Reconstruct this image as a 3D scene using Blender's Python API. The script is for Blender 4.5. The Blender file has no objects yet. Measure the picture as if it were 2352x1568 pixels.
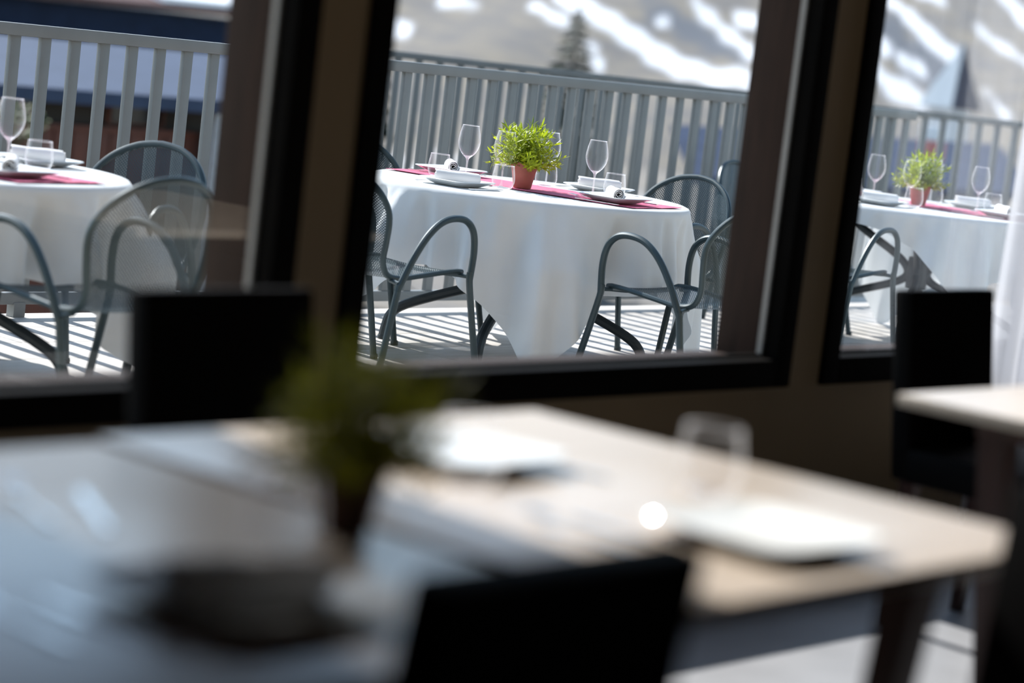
import bpy, bmesh, math, random
from mathutils import Vector, Matrix
R = math.radians
rnd = random.Random(7)
sc = bpy.context.scene
COL = sc.collection

# ------------------------------------------------------------------ camera
cam_d = bpy.data.cameras.new('camera')
cam = bpy.data.objects.new('camera', cam_d)
COL.objects.link(cam)
sc.camera = cam
YAW, PITCH, ROLL = R(49.416), R(7.2166), R(6.7095)
fwd = Vector((math.sin(YAW)*math.cos(PITCH), math.cos(YAW)*math.cos(PITCH), -math.sin(PITCH)))
r0 = Vector((math.cos(YAW), -math.sin(YAW), 0.0))
u0 = r0.cross(fwd)
rgt = r0*math.cos(ROLL) + u0*math.sin(ROLL)
upv = -r0*math.sin(ROLL) + u0*math.cos(ROLL)
m3 = Matrix((rgt, upv, -fwd)).transposed()
cam.matrix_world = Matrix.Translation((0, 0, 1.38)) @ m3.to_4x4()
cam_d.sensor_width = 36.0
cam_d.lens = 85.0
cam_d.clip_end = 3000
cam_d.dof.use_dof = True
cam_d.dof.focus_distance = 10.3
cam_d.dof.aperture_fstop = 1.6

# ------------------------------------------------------------------ world, sun, exposure
SUN_EL, SUN_AZ = R(40.0), R(6.0)          # azimuth from +Y towards +X
w = bpy.data.worlds.new('world')
sc.world = w
w.use_nodes = True
nt = w.node_tree
bg = nt.nodes['Background']
sky = nt.nodes.new('ShaderNodeTexSky')
sky.sky_type = 'NISHITA'
sky.sun_disc = False
sky.sun_elevation = SUN_EL
sky.sun_rotation = SUN_AZ
sky.altitude = 1500
hs_ = nt.nodes.new('ShaderNodeHueSaturation')
hs_.inputs['Hue'].default_value = 0.485
hs_.inputs['Saturation'].default_value = 0.85
nt.links.new(sky.outputs[0], hs_.inputs['Color'])
nt.links.new(hs_.outputs[0], bg.inputs[0])
bg.inputs[1].default_value = 0.16
sd = bpy.data.lights.new('sun', 'SUN')
so = bpy.data.objects.new('sun', sd)
COL.objects.link(so)
sd.energy = 5.0
sd.angle = R(0.53)
sd.color = (1.0, 0.975, 0.94)
sdir = Vector((math.sin(SUN_AZ)*math.cos(SUN_EL), math.cos(SUN_AZ)*math.cos(SUN_EL), math.sin(SUN_EL)))
so.rotation_euler = sdir.to_track_quat('Z', 'Y').to_euler()
so.location = (0, 30, 30)
sc.view_settings.view_transform = 'Standard'
sc.view_settings.look = 'None'
sc.view_settings.gamma = 1.0
sc.view_settings.use_curve_mapping = False
sc.view_settings.exposure = 1.0
sc.render.film_transparent = False

# ------------------------------------------------------------------ materials
M = {}
def new_mat(name):
    m = bpy.data.materials.new(name); m.use_nodes = True
    t = m.node_tree
    for n in list(t.nodes): t.nodes.remove(n)
    out = t.nodes.new('ShaderNodeOutputMaterial')
    return m, t, out
def N(t, typ, **kw):
    n = t.nodes.new(typ)
    for k, v in kw.items(): setattr(n, k, v)
    return n
def mat(name, col, rough=0.6, metal=0.0, var=0.12, scale=8.0, stretch=(1, 1, 1), bump=0.0, bscale=60.0,
        coat=0.0, coat_rough=0.1, transl=0.0, spec=0.5, col2=None, sheen=0.0, coords='Object', tcol=None):
    m, t, out = new_mat(name)
    p = N(t, 'ShaderNodeBsdfPrincipled')
    tc = N(t, 'ShaderNodeTexCoord'); mp = N(t, 'ShaderNodeMapping')
    mp.inputs['Scale'].default_value = stretch
    t.links.new(tc.outputs[coords], mp.inputs[0])
    nz = N(t, 'ShaderNodeTexNoise'); nz.inputs['Scale'].default_value = scale; nz.inputs['Detail'].default_value = 6
    t.links.new(mp.outputs[0], nz.inputs['Vector'])
    rp = N(t, 'ShaderNodeValToRGB')
    a = [max(0, c*(1-var)) for c in col]; b = [min(1, c*(1+var)) for c in col] if col2 is None else list(col2)
    rp.color_ramp.elements[0].position = 0.3; rp.color_ramp.elements[1].position = 0.7
    rp.color_ramp.elements[0].color = (*a, 1); rp.color_ramp.elements[1].color = (*b, 1)
    t.links.new(nz.outputs[0], rp.inputs[0])
    t.links.new(rp.outputs[0], p.inputs['Base Color'])
    p.inputs['Roughness'].default_value = rough; p.inputs['Metallic'].default_value = metal
    p.inputs['Specular IOR Level'].default_value = spec
    p.inputs['Coat Weight'].default_value = coat; p.inputs['Coat Roughness'].default_value = coat_rough
    p.inputs['Sheen Weight'].default_value = sheen
    if bump:
        n2 = N(t, 'ShaderNodeTexNoise'); n2.inputs['Scale'].default_value = bscale; n2.inputs['Detail'].default_value = 4
        t.links.new(mp.outputs[0], n2.inputs['Vector'])
        bp = N(t, 'ShaderNodeBump'); bp.inputs['Strength'].default_value = bump; bp.inputs['Distance'].default_value = 0.01
        t.links.new(n2.outputs[0], bp.inputs['Height']); t.links.new(bp.outputs[0], p.inputs['Normal'])
    last = p.outputs[0]
    if transl:
        tr = N(t, 'ShaderNodeBsdfTranslucent')
        if tcol: tr.inputs[0].default_value = (*tcol, 1)
        else: t.links.new(rp.outputs[0], tr.inputs[0])
        mx = N(t, 'ShaderNodeMixShader'); mx.inputs[0].default_value = transl
        t.links.new(last, mx.inputs[1]); t.links.new(tr.outputs[0], mx.inputs[2]); last = mx.outputs[0]
    t.links.new(last, out.inputs[0])
    M[name] = m
    return m
def glass_mat(name, r0v, rough=0.0, tint=(1, 1, 1), haze=0.0, boost=1.0, edge_glint=0.0):
    """thin clear sheet: Schlick reflection over straight transmission"""
    m, t, out = new_mat(name)
    ge = N(t, 'ShaderNodeNewGeometry')
    dt = N(t, 'ShaderNodeVectorMath', operation='DOT_PRODUCT')
    t.links.new(ge.outputs['Incoming'], dt.inputs[0]); t.links.new(ge.outputs['Normal'], dt.inputs[1])
    ab = N(t, 'ShaderNodeMath', operation='ABSOLUTE'); t.links.new(dt.outputs['Value'], ab.inputs[0])
    om = N(t, 'ShaderNodeMath', operation='SUBTRACT'); om.inputs[0].default_value = 1.0; t.links.new(ab.outputs[0], om.inputs[1])
    pw = N(t, 'ShaderNodeMath', operation='POWER'); t.links.new(om.outputs[0], pw.inputs[0]); pw.inputs[1].default_value = 5.0 / boost
    ml = N(t, 'ShaderNodeMath', operation='MULTIPLY_ADD'); t.links.new(pw.outputs[0], ml.inputs[0])
    ml.inputs[1].default_value = 1 - r0v; ml.inputs[2].default_value = r0v
    tr = N(t, 'ShaderNodeBsdfTransparent'); tr.inputs[0].default_value = (*tint, 1)
    gl = N(t, 'ShaderNodeBsdfGlossy'); gl.inputs['Roughness'].default_value = rough
    mx = N(t, 'ShaderNodeMixShader')
    refl = gl.outputs[0]
    if edge_glint:       # white mixed into the edges, imitating bright refracted light
        tl = N(t, 'ShaderNodeBsdfTranslucent'); tl.inputs[0].default_value = (.95, .95, .97, 1)
        mk = N(t, 'ShaderNodeMixShader'); mk.inputs[0].default_value = edge_glint
        t.links.new(gl.outputs[0], mk.inputs[1]); t.links.new(tl.outputs[0], mk.inputs[2]); refl = mk.outputs[0]
    t.links.new(ml.outputs[0], mx.inputs[0]); t.links.new(tr.outputs[0], mx.inputs[1]); t.links.new(refl, mx.inputs[2])
    last = mx.outputs[0]
    if haze:
        df = N(t, 'ShaderNodeBsdfTranslucent'); df.inputs[0].default_value = (.9, .92, .95, 1)
        m2 = N(t, 'ShaderNodeMixShader'); m2.inputs[0].default_value = haze
        t.links.new(last, m2.inputs[1]); t.links.new(df.outputs[0], m2.inputs[2]); last = m2.outputs[0]
    t.links.new(last, out.inputs[0])
    M[name] = m
    return m
def sheer_mat(name, opacity):
    m, t, out = new_mat(name)
    tc = N(t, 'ShaderNodeTexCoord'); nz = N(t, 'ShaderNodeTexNoise'); nz.inputs['Scale'].default_value = 300
    t.links.new(tc.outputs['Object'], nz.inputs['Vector'])
    rp = N(t, 'ShaderNodeValToRGB')
    rp.color_ramp.elements[0].color = (.56, .57, .61, 1); rp.color_ramp.elements[1].color = (.66, .66, .70, 1)
    t.links.new(nz.outputs[0], rp.inputs[0])
    df = N(t, 'ShaderNodeBsdfDiffuse'); tl = N(t, 'ShaderNodeBsdfTranslucent'); tr = N(t, 'ShaderNodeBsdfTransparent')
    t.links.new(rp.outputs[0], df.inputs[0]); t.links.new(rp.outputs[0], tl.inputs[0])
    a = N(t, 'ShaderNodeMixShader'); a.inputs[0].default_value = .55
    t.links.new(df.outputs[0], a.inputs[1]); t.links.new(tl.outputs[0], a.inputs[2])
    b = N(t, 'ShaderNodeMixShader'); b.inputs[0].default_value = opacity
    t.links.new(tr.outputs[0], b.inputs[1]); t.links.new(a.outputs[0], b.inputs[2])
    t.links.new(b.outputs[0], out.inputs[0]); M[name] = m

mat('wall', (.21, .148, .078), .75, var=.05, scale=3, bump=.05, bscale=90)
mat('dark_panel', (.05, .035, .022), .7, var=.2)
mat('ceiling', (.12, .10, .08), .8, var=.04)
mat('floor', (.30, .30, .31), .42, var=.1, scale=4, bump=.03)
mat('frame_black', (.003, .0024, .002), .7, var=.2, spec=.05)
mat('bead', (.20, .19, .18), .4, var=.08)
mat('reveal_wood', (.024, .013, .009), .7, spec=.15, var=.35, scale=3, stretch=(30, 30, 1.5), bump=.1)
glass_mat('pane', .045, 0.0, (.985, .99, .99))
glass_mat('stemware', .016, .03, (.985, .985, .99), boost=1.55, edge_glint=.5)
glass_mat('stem_glass', .16, .04, (.96, .96, .97), boost=2.2, edge_glint=.6)  # more edge white, standing in for light refracted in stems, rims and bases
mat('rail_paint', (.165, .175, .175), .45, var=.1, scale=5, bump=.04)
mat('deck_tile', (.49, .455, .415), .6, var=.10, scale=2.5, stretch=(1, 7, 1), bump=.06, bscale=30, col2=(.58, .555, .53))
mat('deck_joint', (.42, .33, .22), .8)
mat('chair_metal', (.032, .055, .065), .40, metal=.25, var=.1, spec=.5)
mat('table_metal', (.022, .034, .042), .45, metal=.1, var=.12)
mat('cloth', (.80, .83, .85), .85, var=.03, transl=.24, bump=.25, bscale=7, sheen=.2)
mat('napkin', (.86, .85, .85), .85, var=.03, transl=.15, bump=.12, bscale=40)
mat('pink', (.62, .13, .24), .8, var=.12, scale=20, transl=.15, bump=.1)
mat('porcelain', (.80, .81, .80), .12, var=.02, spec=.5)
mat('steel', (.62, .62, .63), .18, metal=1.0, var=.05)
mat('terracotta', (.40, .115, .085), .7, var=.18, scale=14, bump=.08)
mat('soil', (.03, .035, .022), .9, var=.4, scale=60, bump=.4)
mat('leaf', (.27, .40, .012), .42, var=.45, scale=9, transl=.5, col2=(.62, .70, .03))
mat('leaf_pale', (.20, .30, .06), .42, var=.5, scale=9, transl=.4, col2=(.42, .52, .10))
mat('leaf_shaded', (.10, .115, .006), .5, var=.5, scale=9, transl=.45, col2=(.42, .42, .014))  # leaf colour darkened for the indoor shade
mat('pot_shaded', (.06, .02, .014), .7, var=.2, scale=14)  # pot colour darkened for the indoor shade
mat('leather', (.0025, .002, .002), .65, var=.2, scale=30, bump=.05, bscale=200, spec=.06)
mat('dark_wood', (.03, .009, .005), .45, var=.3, scale=4, stretch=(12, 12, 1))
mat('table_wood', (.53, .43, .335), .38, var=.10, scale=3, stretch=(1.2, 16, 16), coat=.7, coat_rough=.3, spec=.5)
sheer_mat('sheer', .10)
sheer_mat('curtain_white', .86)
mat('slate_roof', (.046, .062, .105), .6, var=.15, scale=3, spec=.1)
mat('roof_lit_side', (.36, .42, .48), .6, var=.06)  # sunlit side of the tower roof, its light put into the colour
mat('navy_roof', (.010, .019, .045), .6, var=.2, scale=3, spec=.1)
mat('chalet_dark', (.022, .016, .014), .7, var=.5, scale=2)
mat('chalet_red', (.10, .025, .012), .65, var=.35, scale=3, stretch=(12, 12, 1))
mat('plaster', (.62, .63, .66), .8, var=.08)
mat('fascia_red', (.07, .018, .014), .6, var=.2)
mat('snow', (.86, .87, .9), .7, var=.03)
mat('bush_leaf', (.05, .085, .03), .6, var=.5, scale=3, transl=.3, col2=(.13, .17, .05))
mat('needles', (.022, .040, .026), .7, var=.5, scale=2)
mat('bark', (.06, .04, .03), .8, var=.3)
mat('window_dark', (.012, .014, .018), .15, var=.2)
mat('sticker', (.75, .76, .78), .35, var=.05)
mat('sign_red', (.55, .16, .14), .6, var=.1)

# ------------------------------------------------------------------ mesh builder
class MB:
    def __init__(s): s.v = []; s.f = []
    def add(s, vs, fs):
        o = len(s.v); s.v += [tuple(v) for v in vs]; s.f += [tuple(i+o for i in f) for f in fs]; return s
    def box(s, x0, x1, y0, y1, z0, z1, bev=0.0, mtx=None):
        bm = bmesh.new()
        bmesh.ops.create_cube(bm, size=1.0)
        for v in bm.verts:
            v.co = Vector(((x0+x1)/2+v.co.x*(x1-x0), (y0+y1)/2+v.co.y*(y1-y0), (z0+z1)/2+v.co.z*(z1-z0)))
        if bev: bmesh.ops.bevel(bm, geom=bm.edges[:], offset=bev, segments=2, profile=.6, affect='EDGES')
        return s.bm(bm, mtx)
    def bm(s, bm, mtx=None):
        if mtx is not None: bm.transform(mtx)
        bm.verts.index_update()
        s.add([v.co[:] for v in bm.verts], [[v.index for v in f.verts] for f in bm.faces]); bm.free(); return s
    def tube(s, path, r, n=10, cap=True, r1=None):
        P = [Vector(p) for p in path]; k = len(P); rings = []
        T = []
        for i in range(k):
            a = P[max(0, i-1)]; b = P[min(k-1, i+1)]; T.append((b-a).normalized())
        ref = Vector((0, 0, 1)) if abs(T[0].z) < .9 else Vector((1, 0, 0))
        nrm = (ref - T[0]*ref.dot(T[0])).normalized()
        vs = []
        for i in range(k):
            nrm = (nrm - T[i]*nrm.dot(T[i])).normalized()
            bn = T[i].cross(nrm); rr = r if r1 is None else r + (r1-r)*i/(k-1)
            for j in range(n):
                a = 2*math.pi*j/n; vs.append(P[i] + (nrm*math.cos(a) + bn*math.sin(a))*rr)
        fs = [(i*n+j, i*n+(j+1) % n, (i+1)*n+(j+1) % n, (i+1)*n+j) for i in range(k-1) for j in range(n)]
        if cap: fs += [tuple(range(n))[::-1], tuple((k-1)*n+j for j in range(n))]
        return s.add(vs, fs)
    def lathe(s, prof, n=32, c=(0, 0, 0)):
        vs = []; k = len(prof)
        for r, z in prof:
            for j in range(n):
                a = 2*math.pi*j/n; vs.append((c[0]+r*math.cos(a), c[1]+r*math.sin(a), c[2]+z))
        fs = [(i*n+j, i*n+(j+1) % n, (i+1)*n+(j+1) % n, (i+1)*n+j) for i in range(k-1) for j in range(n)]
        return s.add(vs, fs)
    def prism(s, poly, z0, z1, mtx=None):
        n = len(poly)
        vs = [Vector((x, y, z0)) for x, y in poly] + [Vector((x, y, z1)) for x, y in poly]
        if mtx is not None: vs = [mtx @ v for v in vs]
        fs = [tuple(range(n))[::-1], tuple(range(n, 2*n))] + [(i, (i+1) % n, n+(i+1) % n, n+i) for i in range(n)]
        return s.add(vs, fs)
    def mesh(s, name, m, smooth=35):
        me = bpy.data.meshes.new(name); me.from_pydata(s.v, [], s.f); me.update()
        me.materials.append(M[m])
        if smooth:
            me.shade_smooth(); me.set_sharp_from_angle(angle=R(smooth))
        return me
    def build(s, name, m, parent=None, smooth=35, loc=None):
        return link(name, s.mesh(name, m, smooth), parent, loc)
def link(name, me, parent=None, loc=None):
    o = bpy.data.objects.new(name, me); COL.objects.link(o)
    if parent: o.parent = parent
    if loc: o.location = loc
    return o
def tag(o, label=None, cat=None, group=None, kind=None):
    if label: o['label'] = label
    if cat: o['category'] = cat
    if group: o['group'] = group
    if kind: o['kind'] = kind
    return o
def thing(name, label, cat, loc=(0, 0, 0), rz=0.0, group=None):
    o = bpy.data.objects.new(name, None); COL.objects.link(o); o.empty_display_size = .05
    o.location = loc; o.rotation_euler = (0, 0, rz)
    return tag(o, label, cat, group)
def struct(o, label=None):
    o['kind'] = 'structure'
    if label: o['label'] = label
    return o
def copy_tree(o, parent=None):
    c = o.copy(); COL.objects.link(c)
    if parent is not None: c.parent = parent
    for ch in o.children: copy_tree(ch, c)
    return c
def dup(root, loc, rz, label, group=None, sc_=None):
    c = copy_tree(root); c.location = loc; c.rotation_euler = (0, 0, rz); c['label'] = label
    if group: c['group'] = group
    if sc_: c.scale = (sc_,)*3
    return c
def smoothpath(pts, sub=6):
    """Catmull-Rom through points"""
    P = [Vector(p) for p in pts]; out = []
    for i in range(len(P)-1):
        a = P[max(0, i-1)]; b = P[i]; c = P[i+1]; d = P[min(len(P)-1, i+2)]
        for k in range(sub):
            t = k/sub
            out.append(.5*((2*b)+(c-a)*t+(2*a-5*b+4*c-d)*t*t+(3*b-a-3*c+d)*t**3))
    out.append(P[-1]); return out

# ------------------------------------------------------------------ room shell
YW = 3.80           # inner face of the window wall
YO = 3.99           # outer face
DECK = -.03
GX = [(1.94, 3.594), (3.90, 5.553), (5.868, 7.521)]   # clear glass spans of the three windows
GZ0, GZ1 = .57, 2.85
FR = .075           # frame member width
o = MB().box(-3, 9, -3, YO, -.12, 0).build('floor', 'floor'); struct(o, 'pale grey tiled floor of the dining room')
o = MB().box(-3, 9, -3, YO, 3.15, 3.3).build('ceiling', 'ceiling'); struct(o)
o = MB().box(-3.15, -3, -3, YO, -.12, 3.3).build('wall_left', 'dark_panel'); struct(o)
o = MB().box(9, 9.15, -3, YO, -.12, 3.3).build('wall_right', 'dark_panel'); struct(o)
o = MB().box(-3, 9, -3.15, -3, -.12, 3.3).build('wall_back', 'dark_panel'); struct(o)
wl = MB()
zb, zt = GZ0-.08, GZ1+.08
wl.box(-3, 9, YW, YO, 0, zb); wl.box(-3, 9, YW, YO, zt, 3.15)
xs = [-3] + [x for g in GX for x in (g[0]-FR, g[1]+FR)] + [9]
for i in range(0, len(xs), 2): wl.box(xs[i], xs[i+1], YW, YO, zb, zt)
o = wl.build('wall_front', 'wall'); struct(o, 'beige wall with three large dark framed windows')
for i, (a, b) in enumerate(GX):
    wn = bpy.data.objects.new('window_%d' % (i+1), None); COL.objects.link(wn); struct(wn, 'large window with black frame facing the terrace')
    wn.location = ((a+b)/2, YW, zb)
    def P(mb, n, m): 
        ob = mb.build(n, m, wn); ob.matrix_parent_inverse = Matrix.Translation((-(a+b)/2, -YW, -zb)); return ob
    y0, y1 = YW-.018, YW+.045
    P(MB().box(a-FR, a, y0, y1, zb, zt, .006), 'frame_stile', 'frame_black')
    P(MB().box(b, b+FR, y0, y1, zb, zt, .006), 'frame_stile', 'frame_black')
    P(MB().box(a, b, y0, y1, zb, GZ0, .006), 'frame_rail', 'frame_black')
    P(MB().box(a, b, y0, y1, GZ1, zt, .006), 'frame_rail', 'frame_black')
    g = P(MB().box(a-.005, b+.005, YW+.026, YW+.032, GZ0-.005, GZ1+.005), 'pane', 'pane')
    P(MB().box(b-.011, b, YW+.034, YW+.05, GZ0, GZ1), 'glazing_bead', 'bead')
    P(MB().box(a, a+.011, YW+.034, YW+.05, GZ0, GZ1), 'glazing_bead', 'bead')
    P(MB().box(a, b, YW+.034, YW+.05, GZ0, GZ0+.008), 'glazing_bead', 'frame_black')
    P(MB().box(b+.0, b+FR, YW+.05, YO+.012, zb, zt, .004), 'reveal_board', 'reveal_wood')
    P(MB().box(a-FR, a, YW+.05, YO+.012, zb, zt, .004), 'reveal_board', 'reveal_wood')
    P(MB().box(a, b, YW+.05, YO+.03, zb, GZ0-.012, .004), 'outer_sill', 'reveal_wood')

# ------------------------------------------------------------------ terrace deck
o = MB().box(-3, 15.2, YO, 8.24, DECK-.3, DECK-.014).build('terrace_slab', 'deck_joint'); struct(o, 'terrace floor slab under the pale tiles')
slab = o
TX, TY = .90, .34
tile = MB().box(0, TX-.005, 0, TY-.005, DECK-.014, DECK, .0015).mesh('deck_tile', 'deck_tile', 30)
y = 8.185-TY
row = 0
while y > 3.95:
    x = 3.6 + (row % 2)*TX/2
    while x < 14.2:
        t = link('deck_tile', tile, slab); t.location = (x, y, 0); x += TX
    y -= TY; row += 1

# ------------------------------------------------------------------ railings
def railing(name, label, p0, p1, ztop, zbot, zground, spacing=.155, bw=.05, bt=.026, hr=.05):
    p0 = Vector((*p0, 0)); p1 = Vector((*p1, 0)); L = (p1-p0).length; a = math.atan2((p1-p0).y, (p1-p0).x)
    r = thing(name, label, 'railing', (p0.x, p0.y, 0), a, 'grey bar railings')
    MB().box(0, L, -.03, .03, ztop-hr, ztop, .004).build('top_rail', 'rail_paint', r)
    MB().box(0, L, -.02, .02, zbot, zbot+.05, .004).build('bottom_rail', 'rail_paint', r)
    me = MB().box(-bw/2, bw/2, -bt/2, bt/2, zbot+.05, ztop-hr, .002).mesh('baluster', 'rail_paint')
    n = int(L/spacing)
    for i in range(n+1):
        ob = link('baluster', me, r); ob.location = (.03+i*spacing, 0, 0)
    pm = MB().box(-.03, .03, -.025, .025, zground, zbot+.01, .003).mesh('post', 'rail_paint')
    k = max(1, int(L/1.55))
    for i in range(k+1):
        ob = link('foot', pm, r); ob.location = (.03+i*(L-.06)/k, 0, 0)
    return r
railing('terrace_railing', 'grey bar railing along the outer edge of the terrace, behind the laid tables', (4.55, 8.1), (13.02, 8.1), 1.187, .024, DECK)
railing('ramp_railing', 'second grey bar railing seen blurred beyond the terrace railing', (12.1, 12.36), (17.6, 8.94), 1.16, .02, -6.0)

# ------------------------------------------------------------------ outdoor mesh armchair
PROF = [(.262, .418), (.235, .436), (.12, .432), (-.02, .418), (-.13, .408), (-.20, .425), (-.245, .48), (-.275, .56), (-.302, .65), (-.328, .74), (-.352, .82), (-.362, .853)]
HWD = [.19, .222, .228, .222, .212, .208, .215, .232, .240, .222, .150, .0]
def chair_surface():
    C = smoothpath([(x, 0, z) for x, z in PROF], 10)
    Wd = smoothpath([(h, 0, 0) for h in HWD], 10)
    n = len(C)
    # round crown
    zc = .64
    Ws = []
    for i in range(n):
        z = C[i].z; wv = Wd[i].x
        if i > 50 and z > zc:
            wv = .24*math.sqrt(max(0, 1-((z-zc)/(.853-zc))**2.2))
        Ws.append(wv)
    S = [0]
    for i in range(1, n): S.append(S[-1]+(C[i]-C[i-1]).length)
    return C, Ws, S
CC, WS, SS = chair_surface()
def surf(s, y):
    s = min(max(s, 0), SS[-1]-1e-6)
    i = 0
    lo, hi = 0, len(SS)-2
    while lo < hi:
        mid = (lo+hi+1)//2
        if SS[mid] <= s: lo = mid
        else: hi = mid-1
    i = lo; t = (s-SS[i])/(SS[i+1]-SS[i]); c = CC[i].lerp(CC[i+1], t)
    wv = WS[i]+(WS[i+1]-WS[i])*t
    up = max(0, min(1, (c.z-.43)/.25))
    f = (y/.24)**2
    return Vector((c.x + .055*f*up, y, c.z + .012*f*(1-up))), wv
def make_chair(label):
    root = thing('mesh_armchair', label, 'chair', group='metal mesh armchairs on the terrace')
    d = .0115
    def perf(s_from, s_to):
        mb = MB(); k = .60
        ns = int((s_to-s_from)/(d/2))
        for a in range(ns):
            s = s_from + a*d/2
            for b in range(-22, 23):
                yv = b*d + (d/2 if a % 2 else 0)
                c, wv = surf(s, yv)
                if abs(yv) > wv+.001: continue
                o4 = [(s-d/2, yv), (s, yv+d/2), (s+d/2, yv), (s, yv-d/2)]
                outer = [surf(*q)[0] for q in o4]; cen = sum(outer, Vector())/4
                inner = [cen+(q-cen)*k for q in outer]
                mb.add(outer+inner, [(i, (i+1) % 4, 4+(i+1) % 4, 4+i) for i in range(4)])
        return mb
    smid = SS[52]
    perf(.004, smid).build('seat', 'chair_metal', root, smooth=0)
    perf(smid, SS[-1]-.004).build('backrest', 'chair_metal', root, smooth=0)
    # rim tube of the back, from the seat corners over the crown
    i0 = 40
    left = [surf(SS[i], WS[i])[0] for i in range(i0, len(CC), 3)]
    right = [surf(SS[i], -WS[i])[0] for i in range(i0, len(CC), 3)]
    top = surf(SS[-1], 0)[0]
    # densify the crown
    crown = [surf(SS[-1], 0)[0]]
    MB().tube(smoothpath(left[:-1]+crown+right[:-1][::-1], 2), .0128, 10).build('back_frame', 'chair_metal', root)
    MB().tube([surf(SS[i], WS[i])[0] for i in range(i0, 4, -4)]+[surf(SS[2], y)[0] for y in (.2, .1, 0, -.1, -.2)]+[surf(SS[i], -WS[i])[0] for i in range(5, i0+1, 4)], .0105, 8).build('seat_frame', 'chair_metal', root)
    for s in (1, -1):
        y = .272*s
        lf = MB().tube(smoothpath([(.345, y*1.03, 0), (.285, y*1.01, .22), (.238, y, .40), (.234, y, .45)], 5), .0142, 10).build('leg', 'chair_metal', root)
        MB().tube(smoothpath([(.235, y, .42), (.243, y, .53), (.226, y, .61), (.175, y, .655), (.10, y, .664), (.02, y, .645), (-.055, y, .59), (-.12, y*.99, .505), (-.165, y*.97, .42), (-.185, y*.96, .38)], 5), .0142, 10).build('armrest', 'chair_metal', root)
        lr = MB().tube(smoothpath([(-.18, y*.962, .40), (-.215, y*.95, .2), (-.255, y*.95, 0)], 4), .0142, 10).build('leg', 'chair_metal', root)
        MB().tube([(.232, y, .432), (.226, .218*s, .432)], .009, 8).build('bracket', 'chair_metal', root)
        MB().tube([(-.183, y*.962, .405), (-.17, .20*s, .412)], .009, 8).build('bracket', 'chair_metal', root)
        MB().lathe([(0, -.0), (.0165, 0), (.0175, .012), (.0150, .02)], 10, (.345, y*1.03, 0)).build('foot_glide', 'table_metal', lf)
        MB().lathe([(0, -.0), (.0165, 0), (.0175, .012), (.0150, .02)], 10, (-.255, y*.95, 0)).build('foot_glide', 'table_metal', lr)
    return root
c0 = make_chair('dark green-grey mesh armchair left of the middle terrace table, cut by the window frame')
c0.location = (6.92, 6.66, DECK); c0.rotation_euler = (0, 0, R(3))
chairs = [
 ((7.88, 5.84), 87, 'dark green-grey mesh armchair in front of the middle terrace table, its back to the window'),
 ((8.66, 6.66), 188, 'dark green-grey mesh armchair right of the middle terrace table, half behind the cloth'),
 ((7.96, 7.58), -92, 'dark green-grey mesh armchair behind the middle terrace table, only its seat and back edge showing'),
 ((10.87, 7.50), -90, 'dark grey mesh armchair farthest back against the railing, only its rounded top showing'),
 ((4.88, 5.94), 90, 'blurred dark grey mesh armchair nearest the left window, its arm loop at the picture edge'),
 ((5.585, 6.735), 203, 'dark blue-grey mesh armchair behind the left terrace table, rounded back catching sun'),
 ((10.13, 6.70), 5, 'green-grey mesh armchair with tall arm loop at the right terrace table beside the window frame'),
]
CH = [c0]
for (x, y), a, lb in chairs:
    CH.append(dup(c0, (x, y, DECK), R(a), lb))
bandm = MB().tube([(-.2265, .2585, .15), (-.2225, .2588, .17)], .0153, 12).mesh('sticker_band', 'sticker')
for c in (CH[1], CH[5]): tag(link('sticker_band', bandm, c), 'silver sticker band round the leg')

# ------------------------------------------------------------------ terrace tables with cloths
RT = .695
TZ = .748            # table top height above deck
def make_table(label, loc):
    r = thing('terrace_table', label, 'table', (*loc, DECK), 0, 'round terrace tables')
    MB().lathe([(0, TZ-.012), (RT-.02, TZ-.012), (RT-.012, TZ-.02), (RT-.02, TZ-.03), (0, TZ-.03)], 64).build('table_top', 'table_metal', r)
    for k in range(4):
        a = R(207+90*k)
        ca, sa = math.cos(a), math.sin(a)
        prof = smoothpath([(.50, 0, .700), (.30, 0, .575), (.13, 0, .475), (.060, 0, .41), (.060, 0, .36), (.13, 0, .315), (.32, 0, .245), (.50, 0, .17), (.565, 0, .12), (.585, 0, .06), (.592, 0, .015)], 4)
        lg = MB().tube([(p.x*ca, p.x*sa, p.z) for p in prof], .022, 10).build('leg', 'table_metal', r)
        MB().lathe([(0, 0), (.024, 0), (.026, .012), (.022, .02)], 12, (.592*ca, .592*sa, 0)).build('foot_cap', 'table_metal', lg)
    MB().lathe([(0, .30), (.055, .30), (.058, .33), (.058, .44), (.055, .47), (0, .47)], 20).build('hub', 'table_metal', r)
    return r
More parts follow.
